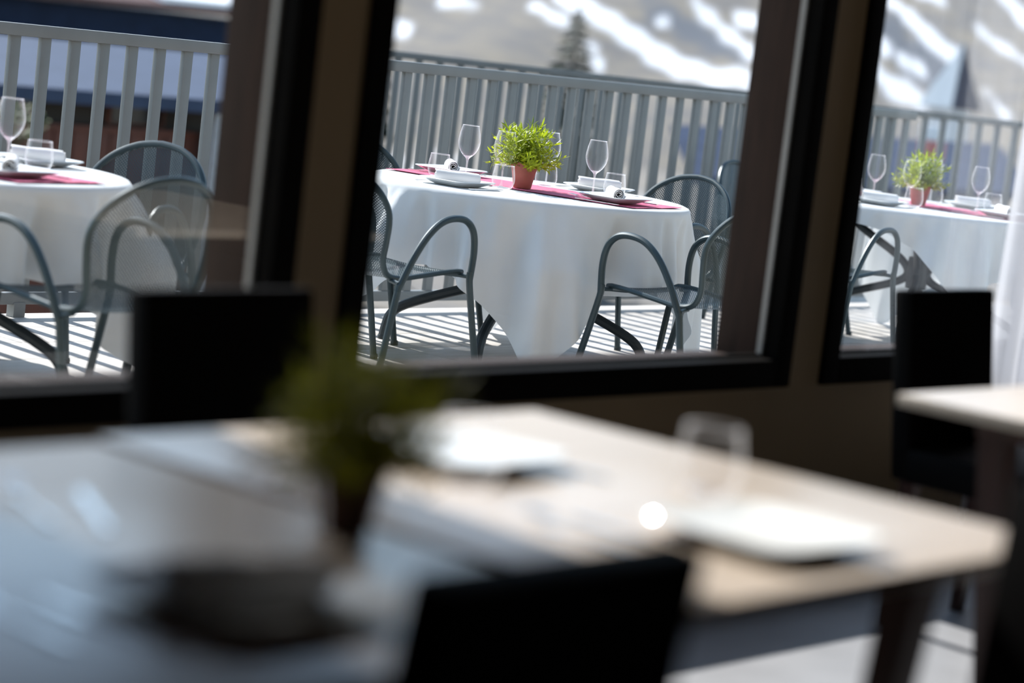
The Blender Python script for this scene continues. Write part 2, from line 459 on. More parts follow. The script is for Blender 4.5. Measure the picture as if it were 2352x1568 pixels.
def cloth_mesh(seed, half=1.0, ox=0.0, oy=0.0):
    rg = random.Random(seed); mb = MB()
    na = 288; n_in = 5; n_out = 34
    ph = [rg.uniform(0, 6.28) for _ in range(8)]
    vs = [(0, 0, TZ)]
    rings = []
    for i in range(1, n_in+1): rings.append(('in', i/n_in))
    for i in range(1, n_out+1): rings.append(('out', i/n_out))
    for kind, t in rings:
        for j in range(na):
            a = 2*math.pi*j/na
            ca, sa = math.cos(a), math.sin(a)
            L = min(((half+ox) if ca > 0 else (half-ox))/max(abs(ca), 1e-6), ((half+oy) if sa > 0 else (half-oy))/max(abs(sa), 1e-6))
            L = min(L, half*1.405+max(0, ca*ox+sa*oy))
            drop = L-RT
            if kind == 'in':
                r = (RT-.012)*t; z = TZ
                vs.append((r*math.cos(a), r*math.sin(a), z)); continue
            dlen = drop*t
            rc = .03
            if dlen < rc*1.57:
                b = dlen/rc; r = RT-.012+rc*math.sin(b)*.9; z = TZ-rc*(1-math.cos(b)); dd = 0
            else:
                dd = dlen-rc*1.57; r = RT-.012+rc*.9; z = TZ-rc-dd
            am = (abs(math.sin(2*a)))**1.5      # 1 on the cloth corners
            fold = .30*am*math.cos(8*(a-math.pi/4)+.5*math.sin(ph[0]+2*a)) + .20*math.sin(11*a+ph[1]) + .13*math.sin(19*a+ph[2]+2.0*dd) + .09*math.sin(31*a+ph[3]-1.5*dd)
            crease = .06*math.sin(47*a+ph[4]+6*dd)*math.exp(-dd*7)
            g = min(1, dd/.24)
            r += g*dd*.05 + g*(.26*fold+.02*am) + crease*.10*min(1, dd/.03)
            z += .004*math.sin(23*a+ph[5])*g
            z = max(z, .004)
            vs.append((r*math.cos(a), r*math.sin(a), z))
    fs = [(0, 1+j, 1+(j+1) % na) for j in range(na)]
    for i in range(len(rings)-1):
        for j in range(na):
            a_, b_ = 1+i*na+j, 1+i*na+(j+1) % na
            fs.append((a_, a_+na, b_+na, b_))
    mb.add(vs, fs)
    return mb
CT = TZ+.0015
# --- tableware prototypes (meshes)
def sq_round(hw, r, n=5):
    out = []
    for cx, cy, a0 in ((hw-r, hw-r, 0), (-hw+r, hw-r, 90), (-hw+r, -hw+r, 180), (hw-r, -hw+r, 270)):
        for k in range(n+1):
            a = R(a0+90*k/n); out.append((cx+r*math.cos(a), cy+r*math.sin(a)))
    return out
def plate_mb():
    mb = MB()
    lv = [(.0, .0), (.075, .0), (.082, .004), (.122, .022), (.128, .0235), (.126, .0265), (.118, .0245), (.080, .0085), (.0, .0075)]
    lv = [(.072, .0), (.080, .003), (.124, .0215), (.130, .024), (.1275, .0265), (.119, .024), (.078, .0085)]
    n = None; vs = []
    for hw, z in lv:
        ring = sq_round(hw, hw*.34, 5); n = len(ring); vs += [(x, y, z) for x, y in ring]
    fs = [(i*n+j, i*n+(j+1) % n, (i+1)*n+(j+1) % n, (i+1)*n+j) for i in range(len(lv)-1) for j in range(n)]
    fs += [tuple(range(n))[::-1], tuple((len(lv)-1)*n+j for j in range(n))]
    return mb.add(vs, fs)
PLATE = plate_mb().mesh('square_plate', 'porcelain', 40)
def napkin_mb(L=.185, r=.028):
    """a napkin rolled up: spiral sheet with thickness"""
    mb = MB(); turns = 3.3; n = 70; th = .0022; inn = []; outp = []
    for i in range(n+1):
        t = i/n; a = -math.pi*.6 + t*turns*2*math.pi; rr = .004+(r-.004)*t
        wob = 1+.05*math.sin(a*2.3+1)
        c = Vector((rr*wob*math.cos(a), rr*.92*wob*math.sin(a)))
        inn.append(c*(1-.0)); outp.append(c+c.normalized()*th)
    secs = 9
    vs = []
    for k in range(secs):
        y = (k/(secs-1)-.5)*L
        for i in range(n+1):
            s = 1+.045*math.sin(i*.21+k*1.1)
            e = .006*math.sin(i*.5) if k in (0, secs-1) else 0
            vs.append((inn[i].x*s, y+e, inn[i].y*s)); vs.append((outp[i].x*s, y+e, outp[i].y*s))
    m = 2*(n+1)
    fs = []
    for k in range(secs-1):
        for i in range(n):
            a = k*m+2*i
            fs.append((a, a+2, a+m+2, a+m)); fs.append((a+1, a+m+1, a+m+3, a+3))
        fs.append((k*m+m-2, k*m+m-1, k*m+2*m-1, k*m+2*m-2))
    for k in (0, secs-1):
        for i in range(n):
            a = k*m+2*i; f = (a, a+1, a+3, a+2); fs.append(f if k == 0 else f[::-1])
    mb.add([(x, y, z+r*.97) for x, y, z in vs], fs)
    return mb
NAPKIN = napkin_mb().mesh('rolled_napkin', 'napkin', 45)
WG = {}
bowl = [(.0045, .094), (.007, .097), (.018, .106), (.032, .121), (.0435, .142), (.0485, .163), (.0485, .180), (.045, .205), (.0395, .228), (.0365, .240)]
WG['bowl'] = MB().lathe([(p.x, p.z) for p in smoothpath([(a, 0, b) for a, b in bowl], 3)], 36).mesh('bowl', 'stemware', 60)
WG['stem'] = MB().lathe([(.009, .004), (.0055, .010), (.0040, .02), (.0035, .05), (.0037, .08), (.0060, .094), (.012, .1015), (.0205, .109)], 14).mesh('stem', 'stem_glass', 60)
WG['rim'] = MB().lathe([(.0360, .2395), (.0372, .2395), (.0374, .2412), (.0366, .2422), (.0358, .2412), (.0360, .2395)], 36).mesh('rim', 'stem_glass', 60)
WG['foot'] = MB().lathe([(0, .0005), (.037, .0005), (.0385, .0018), (.03, .0028), (.012, .0042), (.0085, .0065)], 32).mesh('foot', 'stemware', 60)
TB = {}
TB['wall'] = MB().lathe([(p.x, p.z) for p in smoothpath([(.030, 0, .004), (.040, 0, .010), (.0475, 0, .028), (.0490, 0, .045), (.0470, 0, .066), (.0435, 0, .088), (.0415, 0, .102)], 4)], 36).mesh('wall', 'stemware', 60)
TB['base'] = MB().lathe([(0, .0005), (.028, .0005), (.032, .004), (.030, .010), (.0, .011)], 28).mesh('base', 'stem_glass', 60)
TB['rim'] = MB().lathe([(.0408, .1012), (.0422, .1012), (.0424, .1028), (.0415, .1038), (.0406, .1028), (.0408, .1012)], 36).mesh('rim', 'stem_glass', 60)
def fork_mb():
    mb = MB()
    hdl = [(-.1, -.0055), (-.098, .0055), (-.02, .0028), (.03, .0028), (.03, -.0028), (-.02, -.0028)]
    mb.prism([(-.100, -.0045), (-.098, .0045), (-.09, .0058), (-.02, .0026), (.034, .003), (.046, .011), (.058, .0125), (.058, -.0125), (.046, -.011), (.034, -.003), (-.02, -.0026), (-.09, -.0058)][::-1], .004, .0062)
    for k in range(4):
        yy = -.0105+k*.007
        mb.prism([(.056, yy-.0018), (.098, yy-.001), (.098, yy+.001), (.056, yy+.0018)], .0045, .0062, Matrix.Rotation(R(-6), 4, 'Y') @ Matrix.Translation((0, 0, .0058)))
    return mb
FORK = fork_mb().mesh('fork', 'steel', 30)
KNIFE = MB().prism([(-.115, -.005), (-.112, .006), (.0, .0045), (.02, .008), (.09, .0085), (.108, .001), (.11, -.006), (.02, -.006)][::-1], .002, .005).mesh('knife', 'steel', 30)
def place(name, me, label, cat, loc, rz=0.0, group=None):
    ob = link(name, me); ob.location = loc; ob.rotation_euler = (0, 0, rz); return tag(ob, label, cat, group)
def glass(kind, label, loc, group=None):
    parts = WG if kind == 'wine_glass' else TB
    t = thing(kind, label, 'glass', loc, 0, group)
    for k, me in parts.items(): link(k, me, t)
    return t
# --- plant
def sprig_mb(seed):
    rg = random.Random(seed); mb = MB()
    L = rg.uniform(.105, .14)
    path = smoothpath([(0, 0, 0), (0, 0, L*.5), (rg.uniform(.006, .016), rg.uniform(-.01, .01), L)], 4)
    mb.tube(path, .0013, 4, r1=.0008)
    def leaf(p, dirv, ln, wd):
        d = dirv.normalized(); s = d.cross(Vector((0, 0, 1)))
        if s.length < .1: s = Vector((1, 0, 0))
        s.normalize(); nrm = s.cross(d)
        pts = []
        for t, wv in ((0, .08), (.3, .9), (.6, .8), (1, .02)):
            c = p + d*ln*t + Vector((0, 0, -1))*ln*.16*t*t
            pts += [c-s*wd*wv*.5+nrm*wd*.14*wv, c, c+s*wd*wv*.5+nrm*wd*.14*wv]
        fs = []
        for i in range(3):
            a = i*3; fs += [(a, a+1, a+4, a+3), (a+1, a+2, a+5, a+4)]
        mb.add(pts, fs)
    n = 9
    for i in range(n):
        t = .25+.75*i/(n-1); p = path[min(len(path)-1, int(t*(len(path)-1)))]
        az = i*2.4+rg.uniform(-.3, .3)
        for k in (0, 1):
            a = az+k*math.pi+rg.uniform(-.3, .3)
            el = rg.uniform(.35, 1.0)
            leaf(p, Vector((math.cos(a)*math.cos(el), math.sin(a)*math.cos(el), math.sin(el))), rg.uniform(.03, .045), rg.uniform(.0065, .0095))
    leaf(path[-1], Vector((.1, 0, 1)), .045, .009)
    return mb
SPR = [sprig_mb(s).mesh('sprig', 'leaf' if s % 4 else 'leaf_pale', 0) for s in range(8)]
POT = MB().lathe([(0, .002), (.036, .0), (.038, .003), (.052, .074), (.0535, .075), (.0585, .104), (.0595, .107), (.056, .108), (.052, .092), (0, .09)], 36).mesh('pot', 'terracotta', 40)
SOIL = MB().lathe([(0, .102), (.02, .103), (.04, .1), (.055, .097)], 20).mesh('soil', 'soil', 40)
SPRD = [m_.copy() for m_ in SPR]  # sprig and pot copies with indoor shade put into their colours
for m_ in SPRD: m_.materials[0] = M['leaf_shaded']
POTD = POT.copy(); POTD.materials[0] = M['pot_shaded']
def plant(label, loc, seed, n=72, s=1.0, group=None, dark=False):  # dark: use the copies with shade in their colours
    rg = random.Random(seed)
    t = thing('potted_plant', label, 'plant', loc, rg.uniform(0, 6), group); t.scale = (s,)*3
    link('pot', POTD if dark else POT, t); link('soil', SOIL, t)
    for i in range(n):
        u = (i+.5)/n
        tilt = R(3+90*u**.85); az = i*2.39996+rg.uniform(-.25, .25)
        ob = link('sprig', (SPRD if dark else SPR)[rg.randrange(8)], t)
        b = .032*u
        ob.location = (b*math.cos(az), b*math.sin(az), .098)
        ob.rotation_euler = (0, 0, 0)
        d = Vector((math.cos(az)*math.sin(tilt), math.sin(az)*math.sin(tilt), math.cos(tilt)))
        q = d.to_track_quat('Z', 'Y')
        ob.rotation_mode = 'QUATERNION'; ob.rotation_quaternion = q @ Vector((0, 0, 1)).rotation_difference(Vector((0, 0, 1)))
        k = rg.uniform(.85, 1.2)*(1.16 if u < .5 else .86); ob.scale = (k,)*3
    return t
def runner_mb(seed, L=1.28, W=.42):
    rg = random.Random(seed); mb = MB(); nx, ny = 10, 40; vs = []
    p = [rg.uniform(0, 6) for _ in range(4)]
    for top in (1, 0):
        for i in range(nx+1):
            for j in range(ny+1):
                x = (i/nx-.5)*W; y = (j/ny-.5)*L
                e = max(0, abs(y)/(L/2)-.75)/.25
                z = .0025+.0018*math.sin(9*y+p[0])*math.sin(6*x+p[1])+.002*e*(math.sin(30*x+p[2])**2)
                vs.append((x+.004*math.sin(7*y+p[3]), y, z+(.0015 if top else 0)))
    m = (nx+1)*(ny+1); fs = []
    for i in range(nx):
        for j in range(ny):
            a = i*(ny+1)+j; b = a+ny+1
            fs.append((a, b, b+1, a+1)); fs.append((m+a, m+a+1, m+b+1, m+b))
    def edge(idx):
        for a, b in zip(idx[:-1], idx[1:]): fs.append((a, b, m+b, m+a))
    edge([j for j in range(ny+1)]); edge([nx*(ny+1)+j for j in range(ny+1)][::-1])
    edge([i*(ny+1) for i in range(nx+1)][::-1]); edge([i*(ny+1)+ny for i in range(nx+1)])
    return mb.add(vs, fs)
TABLES = {'left': (4.94, 6.96), 'middle': (8.02, 6.87), 'right': (11.30, 6.87)}
def setting(tn, T, side, word):
    """plate, napkin, glasses and cutlery of one place; side = unit vector from the centre"""
    sx, sy = side
    z = DECK+CT
    on_run = sy != 0
    zp = z+(.0072 if on_run else .0005)
    pr = .475
    ang = math.atan2(sy, sx)
    def RX(sd, lat):
        # diner looks towards -side; right hand = rotate look by -90
        lx, ly = -sd[0], -sd[1]
        return (ly*lat, -lx*lat)
    def at(rad, lat):
        return (T[0]+sx*rad+RX(side, lat)[0], T[1]+sy*rad+RX(side, lat)[1])
    px, py = at(pr, 0)
    tb = {'left': 'left terrace table', 'middle': 'middle terrace table', 'right': 'right terrace table'}[tn]
    place('square_plate', PLATE, 'white square plate %s of the %s' % (word, tb), 'plate', (px, py, zp), ang+R(3), 'white plates on the terrace tables')
    rot = {'on the left side': R(38), 'at the front': R(-40), 'on the right side': R(43), 'at the back': R(-42)}[word]
    place('rolled_napkin', NAPKIN, 'white napkin rolled up on the plate %s of the %s' % (word, tb), 'napkin', (px, py, zp+.009), rot, 'rolled white napkins on the terrace')
    gx, gy = at(GL[word][0][0], GL[word][0][1])
    glass('wine_glass', 'tall stemmed wine glass for the place %s of the %s' % (word, tb), (gx, gy, z+.001), 'wine glasses on the terrace tables')
    gx, gy = at(GL[word][1][0], GL[word][1][1])
    glass('tumbler', 'short clear tumbler for the place %s of the %s' % (word, tb), (gx, gy, z+.001), 'tumblers on the terrace tables')
    for k, (nm, me, lat) in enumerate((('fork', FORK, -.165), ('knife', KNIFE, .160))):
        fx, fy = at(pr-.01, lat)
        place(nm, me, 'steel %s beside the plate %s of the %s' % (nm, word, tb), nm, (fx, fy, zp+.0005 if k else zp-.003), ang+math.pi+R(4), 'cutlery on the terrace')
GL = {'on the left side': ((.205, .01), (.285, .09)), 'at the front': ((.19, .20), (.22, .31)), 'on the right side': ((.29, .16), (.20, .085)), 'at the back': ((.25, .15), (.33, .24))}
SIDES = {'on the left side': (-1, 0), 'at the front': (0, -1), 'on the right side': (1, 0), 'at the back': (0, 1)}
TL = {'left': 'round metal terrace table under the white cloth cut by the left picture edge',
      'middle': 'round metal pedestal table under the white cloth in the middle of the terrace',
      'right': 'round metal pedestal table under the white cloth next to the curtain'}
CL = {'left': 'white tablecloth hanging over the table at the left picture edge',
      'middle': 'large white tablecloth draped in folds over the middle terrace table',
      'right': 'white tablecloth on the right terrace table beside the curtain'}
RL = {'left': 'pink table runner on the left terrace table', 'middle': 'pink table runner under the pot of the middle terrace table', 'right': 'pink table runner on the right terrace table'}
for i, (tn, T) in enumerate(TABLES.items()):
    make_table(TL[tn], T)
    cl = cloth_mesh(3+i, *((1.03,), (1.04,), (.96, .15, .03))[i]).build('tablecloth', 'cloth', smooth=60, loc=(T[0], T[1], DECK)); tag(cl, CL[tn], 'tablecloth', 'white tablecloths on the terrace')
    cl.rotation_euler = (0, 0, R((-2, 3, 1)[i]))
    ru = runner_mb(i).build('table_runner', 'pink', smooth=40, loc=(T[0]+.01, T[1], DECK+CT)); ru.rotation_euler = (0, 0, R(8)); tag(ru, RL[tn], 'table runner', 'pink table runners')
    for word, sd_ in SIDES.items():
        if tn == 'left' and word in ('on the left side', 'at the back'): continue
        setting(tn, T, sd_, word)
place('fork', FORK, 'second steel fork near the table edge at the front of the middle terrace table', 'fork', (8.02-.13, 6.87-.50, DECK+CT+.002), R(93), 'cutlery on the terrace')
plant('bright yellow-green leafy plant in a terracotta pot on the middle terrace table', (7.925, 6.835, DECK+CT+.005), 11, n=84, s=1.03, group='potted plants on the tables')
plant('blurred yellow-green plant in a terracotta pot on the right terrace table', (11.235, 6.885, DECK+CT+.005), 23, n=64, group='potted plants on the tables')

# ------------------------------------------------------------------ dining room furniture
def dining_table(label, x0, x1, y0, y1):
    cx, cy = (x0+x1)/2, (y0+y1)/2; hx, hy = (x1-x0)/2, (y1-y0)/2
    t = thing('dining_table', label, 'table', (cx, cy, 0), 0, 'pale wood dining tables')
    MB().box(-hx, hx, -hy, hy, .715, .74, .004).build('table_top', 'table_wood', t)
    ap = MB(); a = .13
    for sx in (-1, 1): ap.box(sx*(hx-a)-.011, sx*(hx-a)+.011, -hy+a, hy-a, .672, .715, .002)
    for sy in (-1, 1): ap.box(-hx+a, hx-a, sy*(hy-a)-.011, sy*(hy-a)+.011, .672, .715, .002)
    ap.build('apron', 'dark_wood', t)
    for sx in (-1, 1):
        for sy in (-1, 1):
            lx, ly = sx*(hx-.165), sy*(hy-.15)
            fx, fy = sx*(hx-.225), sy*(hy-.19)
            q = .032; e = .019
            vs = [(lx+i*q, ly+j*q, .71) for i, j in ((-1, -1), (1, -1), (1, 1), (-1, 1))] + [(fx+i*e, fy+j*e, 0) for i, j in ((-1, -1), (1, -1), (1, 1), (-1, 1))]
            MB().add(vs, [(0, 1, 2, 3), (7, 6, 5, 4)]+[(i, 4+i, 4+(i+1) % 4, (i+1) % 4) for i in range(4)]).build('leg', 'dark_wood', t)
    return t
dining_table('pale wood dining table on the left in shade with the potted plant', 1.235, 2.195, 1.58, 2.63)
dining_table('pale wood dining table lit by the sun in the middle of the room', 2.225, 3.19, 1.62, 2.665)
dining_table('pale wood dining table at the right picture edge, in front of the curtain', 4.28, 5.24, 1.60, 2.61)
def parsons(label):
    t = thing('dining_chair', label, 'chair', (0, 0, 0), 0, 'dark leather dining chairs')
    # faces +x ; back top at x = -.27
    wv = .208
    rot = Matrix.Translation((-.205, 0, .40)) @ Matrix.Rotation(R(-8), 4, 'Y')
    MB().box(-.028, .028, -wv, wv, -.02, .462, .012, rot).build('backrest', 'leather', t)
    MB().box(-.20, .235, -wv, wv, .375, .465, .016).build('seat', 'leather', t)
    for sx, sy in ((1, 1), (1, -1), (-1, 1), (-1, -1)):
        lx = .21 if sx > 0 else -.185; ly = sy*(wv-.03); fx = lx+sx*.02; q, e = .021, .014
        vs = [(lx+i*q, ly+j*q, .38) for i, j in ((-1, -1), (1, -1), (1, 1), (-1, 1))] + [(fx+i*e, ly+j*e, 0) for i, j in ((-1, -1), (1, -1), (1, 1), (-1, 1))]
        MB().add(vs, [(0, 1, 2, 3), (7, 6, 5, 4)]+[(i, 4+i, 4+(i+1) % 4, (i+1) % 4) for i in range(4)]).build('leg', 'dark_wood', t)
    return t
d0 = parsons('black leather dining chair nearest the camera, its back cutting across the sunny table')
d0.location = (1.885, 1.775, 0); d0.rotation_euler = (0, 0, R(90))
dup(d0, (3.0, 3.01, 0), R(-90), 'black leather dining chair in front of the left window, behind the plant')
dup(d0, (5.45, 2.955, 0), R(-90), 'dark brown-black dining chair by the curtain at the right dining table')
dup(d0, (2.665, 1.355, 0), R(182), 'black leather dining chair filling the lower right corner of the picture')
ZI = .7405
def iplate(label, x, y, rz, nr=None):
    place('square_plate', PLATE, 'white square plate ' + label, 'plate', (x, y, ZI), rz, 'white plates on the dining tables')
    if nr is not None: place('rolled_napkin', NAPKIN, 'rolled white napkin on the plate ' + label, 'napkin', (x, y, ZI+.009), nr, 'rolled napkins in the dining room')
iplate('in shade at the lower left of the dining tables', 1.75, 1.83, R(2), R(78))
iplate('at the far side of the sunny dining table', 2.66, 2.36, R(5))
iplate('at the near side of the sunny dining table', 2.68, 1.81, R(-3))
glass('tumbler', 'blurred clear tumbler on the sunny dining table, above the near plate', (2.87, 2.05, ZI), 'tumblers on the dining tables')
glass('tumbler', 'blurred clear tumbler on the shaded dining table beside the plant pot', (1.93, 1.97, ZI), 'tumblers on the dining tables')
glass('tumbler', 'blurred clear tumbler at the far side of the sunny dining table', (2.53, 2.22, ZI), 'tumblers on the dining tables')
for (nm, me, x, y, a, lb) in (('fork', FORK, 2.44, 1.93, 92, 'steel fork left of the near plate on the sunny dining table'),
                          ('knife', KNIFE, 2.52, 1.91, 90, 'steel knife left of the near plate on the sunny dining table'),
                          ('knife', KNIFE, 2.80, 2.29, -88, 'steel knife glinting beside the far plate on the sunny dining table'),
                          ('fork', FORK, 1.84, 2.32, 70, 'steel fork at the far side of the shaded dining table'),
                          ('knife', KNIFE, 1.90, 2.27, 60, 'steel knife at the far side of the shaded dining table'),
                          ('fork', FORK, 1.50, 1.90, 88, 'steel fork left of the shaded plate at the lower left'),
                          ('knife', KNIFE, 1.575, 1.84, 91, 'steel knife left of the shaded plate at the lower left')):
    place(nm, me, lb, nm, (x, y, ZI+(-.0035 if nm == 'fork' else -.0015)), R(a), 'cutlery on the dining tables')
plant('out-of-focus green potted plant, shade put into its colours, on the dining table in front', (2.14, 2.075, ZI), 31, n=60, s=.88, dark=True, group='potted plants on the tables')

# ------------------------------------------------------------------ curtains
def curtain(label, x0, x1, y, m, amp, wl, z0=.03, z1=3.0, seed=0):
    rg = random.Random(seed); mb = MB(); nx = int((x1-x0)/.006); nz = 26; vs = []
    p = [rg.uniform(0, 6) for _ in range(4)]
    for j in range(nz+1):
        z = z0+(z1-z0)*j/nz
        for i in range(nx+1):
            x = x0+(x1-x0)*i/nx; u = x-x0
            g = 1-.35*j/nz
            off = amp*g*(math.sin(2*math.pi*u/wl+p[0]+.5*math.sin(2.2*z+p[1]))+.35*math.sin(2*math.pi*u/(wl*.43)+p[2]+1.2*z))
            vs.append((x+.012*math.sin(3*z+p[3])*g, y+off, z))
    n = nx+1
    mb.add(vs, [(j*n+i, j*n+i+1, (j+1)*n+i+1, (j+1)*n+i) for j in range(nz) for i in range(nx)])
    o = mb.build('curtain', m, smooth=80); tag(o, label, 'curtain', 'white window curtains'); return o
curtain('white gathered curtain at the right picture edge', 6.43, 7.3, 3.60, 'curtain_white', .035, .12, seed=3)
curtain('thin see-through veil curtain beside the gathered white curtain', 6.21, 6.52, 3.70, 'sheer', .012, .15, seed=5)
curtain('white curtain added out of view to shade the left dining table', 1.80, 2.55, 3.62, 'curtain_white', .035, .12, seed=9)  # unseen curtain, added to cast shade on the left dining table
o = MB().tube([(-2.5, 3.64, 3.03), (8.8, 3.64, 3.03)], .014, 10).build('curtain_rod', 'frame_black'); tag(o, 'long black curtain rod above the windows', 'curtain rod')

# ------------------------------------------------------------------ chalet on the left, beyond the railing
ch = thing('chalet', 'blurred wooden chalet with blue-grey slate roof beyond the left railing', 'building', (18, 22, -6))
def part(mb, n, m, par=ch, base=(18, 22, -6)):
    ob = mb.build(n, m, par); ob.matrix_parent_inverse = Matrix.Translation((-base[0], -base[1], -base[2])); return ob
def quad_slab(p, th, mb=None):
    mb = mb or MB(); q = [Vector(v) for v in p]; dn = Vector((0, 0, -th))
    return mb.add(q+[v+dn for v in q], [(0, 1, 2, 3), (7, 6, 5, 4)]+[(i, 4+i, 4+(i+1) % 4, (i+1) % 4) for i in range(4)])
part(quad_slab([(10, 21.9, .17), (21.5, 21.9, .17), (24.5, 27, .56), (10, 27, .56)], .16), 'roof', 'slate_roof')
part(MB().box(10, 21.3, 22.7, 26.9, -6, .1), 'wall', 'chalet_dark')
for k in range(30):
    x = 12.0+k*.28
    part(MB().box(x, x+.255, 22.35, 22.40, -1.15, -.33, .004), 'balcony_board', 'chalet_red')
part(MB().box(11.9, 20.5, 22.32, 22.44, -.33, -.26, .004), 'balcony_rail', 'chalet_red')
part(MB().box(11.5, 20.6, 22.30, 22.75, -1.3, -1.15), 'balcony_floor', 'chalet_red')
part(MB().box(19.72, 20.02, 21.95, 22.2, -6, .05), 'pillar', 'plaster')
for x in (14.2, 16.6, 18.6):
    f = part(MB().box(x, x+.9, 22.66, 22.72, -.25, .0), 'window', 'chalet_red'); part(MB().box(x+.06, x+.84, 22.645, 22.67, -.22, -.02), 'window_pane', 'window_dark')
part(MB().box(10, 21.3, 22.6, 22.8, -6, -1.9), 'base_wall', 'chalet_red')
c2 = thing('hotel_block', 'dark blue roofed building behind the chalet, under a red-brown eave with snow', 'building', (28, 34, -6))
def part2(mb, n, m): return part(mb, n, m, c2, (28, 34, -6))
part2(MB().box(18, 33.5, 34.3, 40, -6, 1.0), 'wall', 'navy_roof')
part2(quad_slab([(17.5, 33.9, 1.02), (34, 33.9, 1.22), (34, 40, 2.4), (17.5, 40, 2.2)], .1), 'roof', 'fascia_red')
part2(quad_slab([(29, 34.1, 1.29), (34, 34.1, 1.34), (34, 40, 2.6), (29, 40, 2.5)], .1), 'snow_cover', 'snow')
for k in range(9):
    part2(MB().box(19+k*1.7, 19.5+k*1.7, 34.2, 34.32, -.2, .5), 'window', 'window_dark')
def shrub(name, label, c, rad, n, seed, cat='shrub', m='bush_leaf', zmin=-6):
    rg = random.Random(seed); t = thing(name, label, cat, (c[0], c[1], zmin)); mb = MB()
    for i in range(n):
        v = Vector((rg.gauss(0, 1), rg.gauss(0, 1), rg.gauss(0, 1))).normalized()*rg.uniform(.55, 1)
        p = Vector((v.x*rad[0], v.y*rad[1], c[2]-zmin+v.z*rad[2]))
        d = Vector((rg.uniform(-1, 1), rg.uniform(-1, 1), rg.uniform(-.4, 1))).normalized(); s = d.orthogonal().normalized(); l = rg.uniform(.06, .12)*max(rad)/.6
        mb.add([p, p+d*l*.5+s*l*.28, p+d*l, p+d*l*.5-s*l*.28], [(0, 1, 2, 3)])
    f = mb.build('foliage', m, t, smooth=0); f['kind'] = 'stuff'
    MB().tube([(0, 0, 0), (0, 0, c[2]-zmin)], .06, 8, r1=.03).build('stem', 'bark', t)
    return t
shrub('green_shrub', 'blurred green shrub in front of the chalet at the left', (15.4, 20.3, -.12), (.42, .4, .24), 420, 3)
shrub('green_shrub', 'small green shrub low between chalet pillar and window frame', (19.6, 21.0, -1.6), (.35, .35, .35), 300, 4)

# ------------------------------------------------------------------ hillside with snow fields
FW = Vector((0.75945, 0.65056)); LT = Vector((0.65056, -0.75945))
def zq(q): return -6.0 if q < 150 else -6+.25*(q-150)
SNOW = [([(0.6, 191.5), (5.9, 183.9), (9.7, 178.5), (13.4, 175.2), (16.2, 173.7)], 50), ([(11.6, 197.2), (14.1, 189.7), (15.5, 185.1), (17.3, 181.9)], 42), ([(15.0, 195.2), (16.7, 194.5)], 30),
 ([(-1.2, 188.0), (1.3, 183.5)], 24), ([(-8.2, 186.6), (-5.8, 186.7)], 27), ([(8.4, 189.1), (9.0, 189.3)], 25), ([(-11.5, 176.6), (-10.2, 175.5)], 30), ([(7.5, 178.8), (9.7, 176.0)], 27),
 ([(3.2, 178.0), (3.5, 178.0)], 22), ([(3.7, 173.5), (3.9, 173.2)], 16), ([(24.3, 182.6), (26.0, 177.9), (27.2, 176.7)], 48), ([(29.0, 196.9), (30.2, 190.4), (31.2, 188.2)], 46),
 ([(30.3, 206.3), (32.0, 204.8)], 32), ([(25.5, 189.0), (25.9, 188.7)], 32), ([(27.0, 186.3), (27.2, 186.5)], 22), ([(28.1, 184.4), (28.3, 184.1)], 24), ([(34.6, 195.2), (36.7, 188.2)], 32),
 ([(32.6, 179.1), (32.9, 174.4)], 22), ([(38.7, 210.5), (38.9, 201.5)], 60), ([(26.7, 203.0), (28.3, 201.5)], 27)]
ROCK = [([(25.9, 195.3), (28.1, 187.4), (30.4, 186.5)], 60), ([(7.6, 191.3), (14.6, 186.4)], 32)]
rg = random.Random(5)
for _ in range(70):       # further small snow fields over the valley floor and the rest of the slope
    l = rg.uniform(-60, 90); q = rg.uniform(70, 168); SNOW.append(([(l, q), (l+rg.uniform(.4, 1.6), q-rg.uniform(1, 5))], rg.uniform(10, 26)*170/q))
for _ in range(60):
    l = rg.choice((rg.uniform(-90, -14), rg.uniform(42, 130))); q = rg.uniform(172, 260); SNOW.append(([(l, q), (l+rg.uniform(3, 9), q-rg.uniform(4, 12))], rg.uniform(20, 45)))
def segd(l, q, pl):
    best = 1e9
    for (a, b), (c, d) in zip(pl[:-1], pl[1:]):
        ax, ay, bx, by = a*29, b*5.2, c*29, d*5.2; px, py = l*29, q*5.2
        vx, vy = bx-ax, by-ay; t = max(0, min(1, ((px-ax)*vx+(py-ay)*vy)/(vx*vx+vy*vy+1e-9)))
        best = min(best, math.hypot(px-ax-t*vx, py-ay-t*vy))
    return best
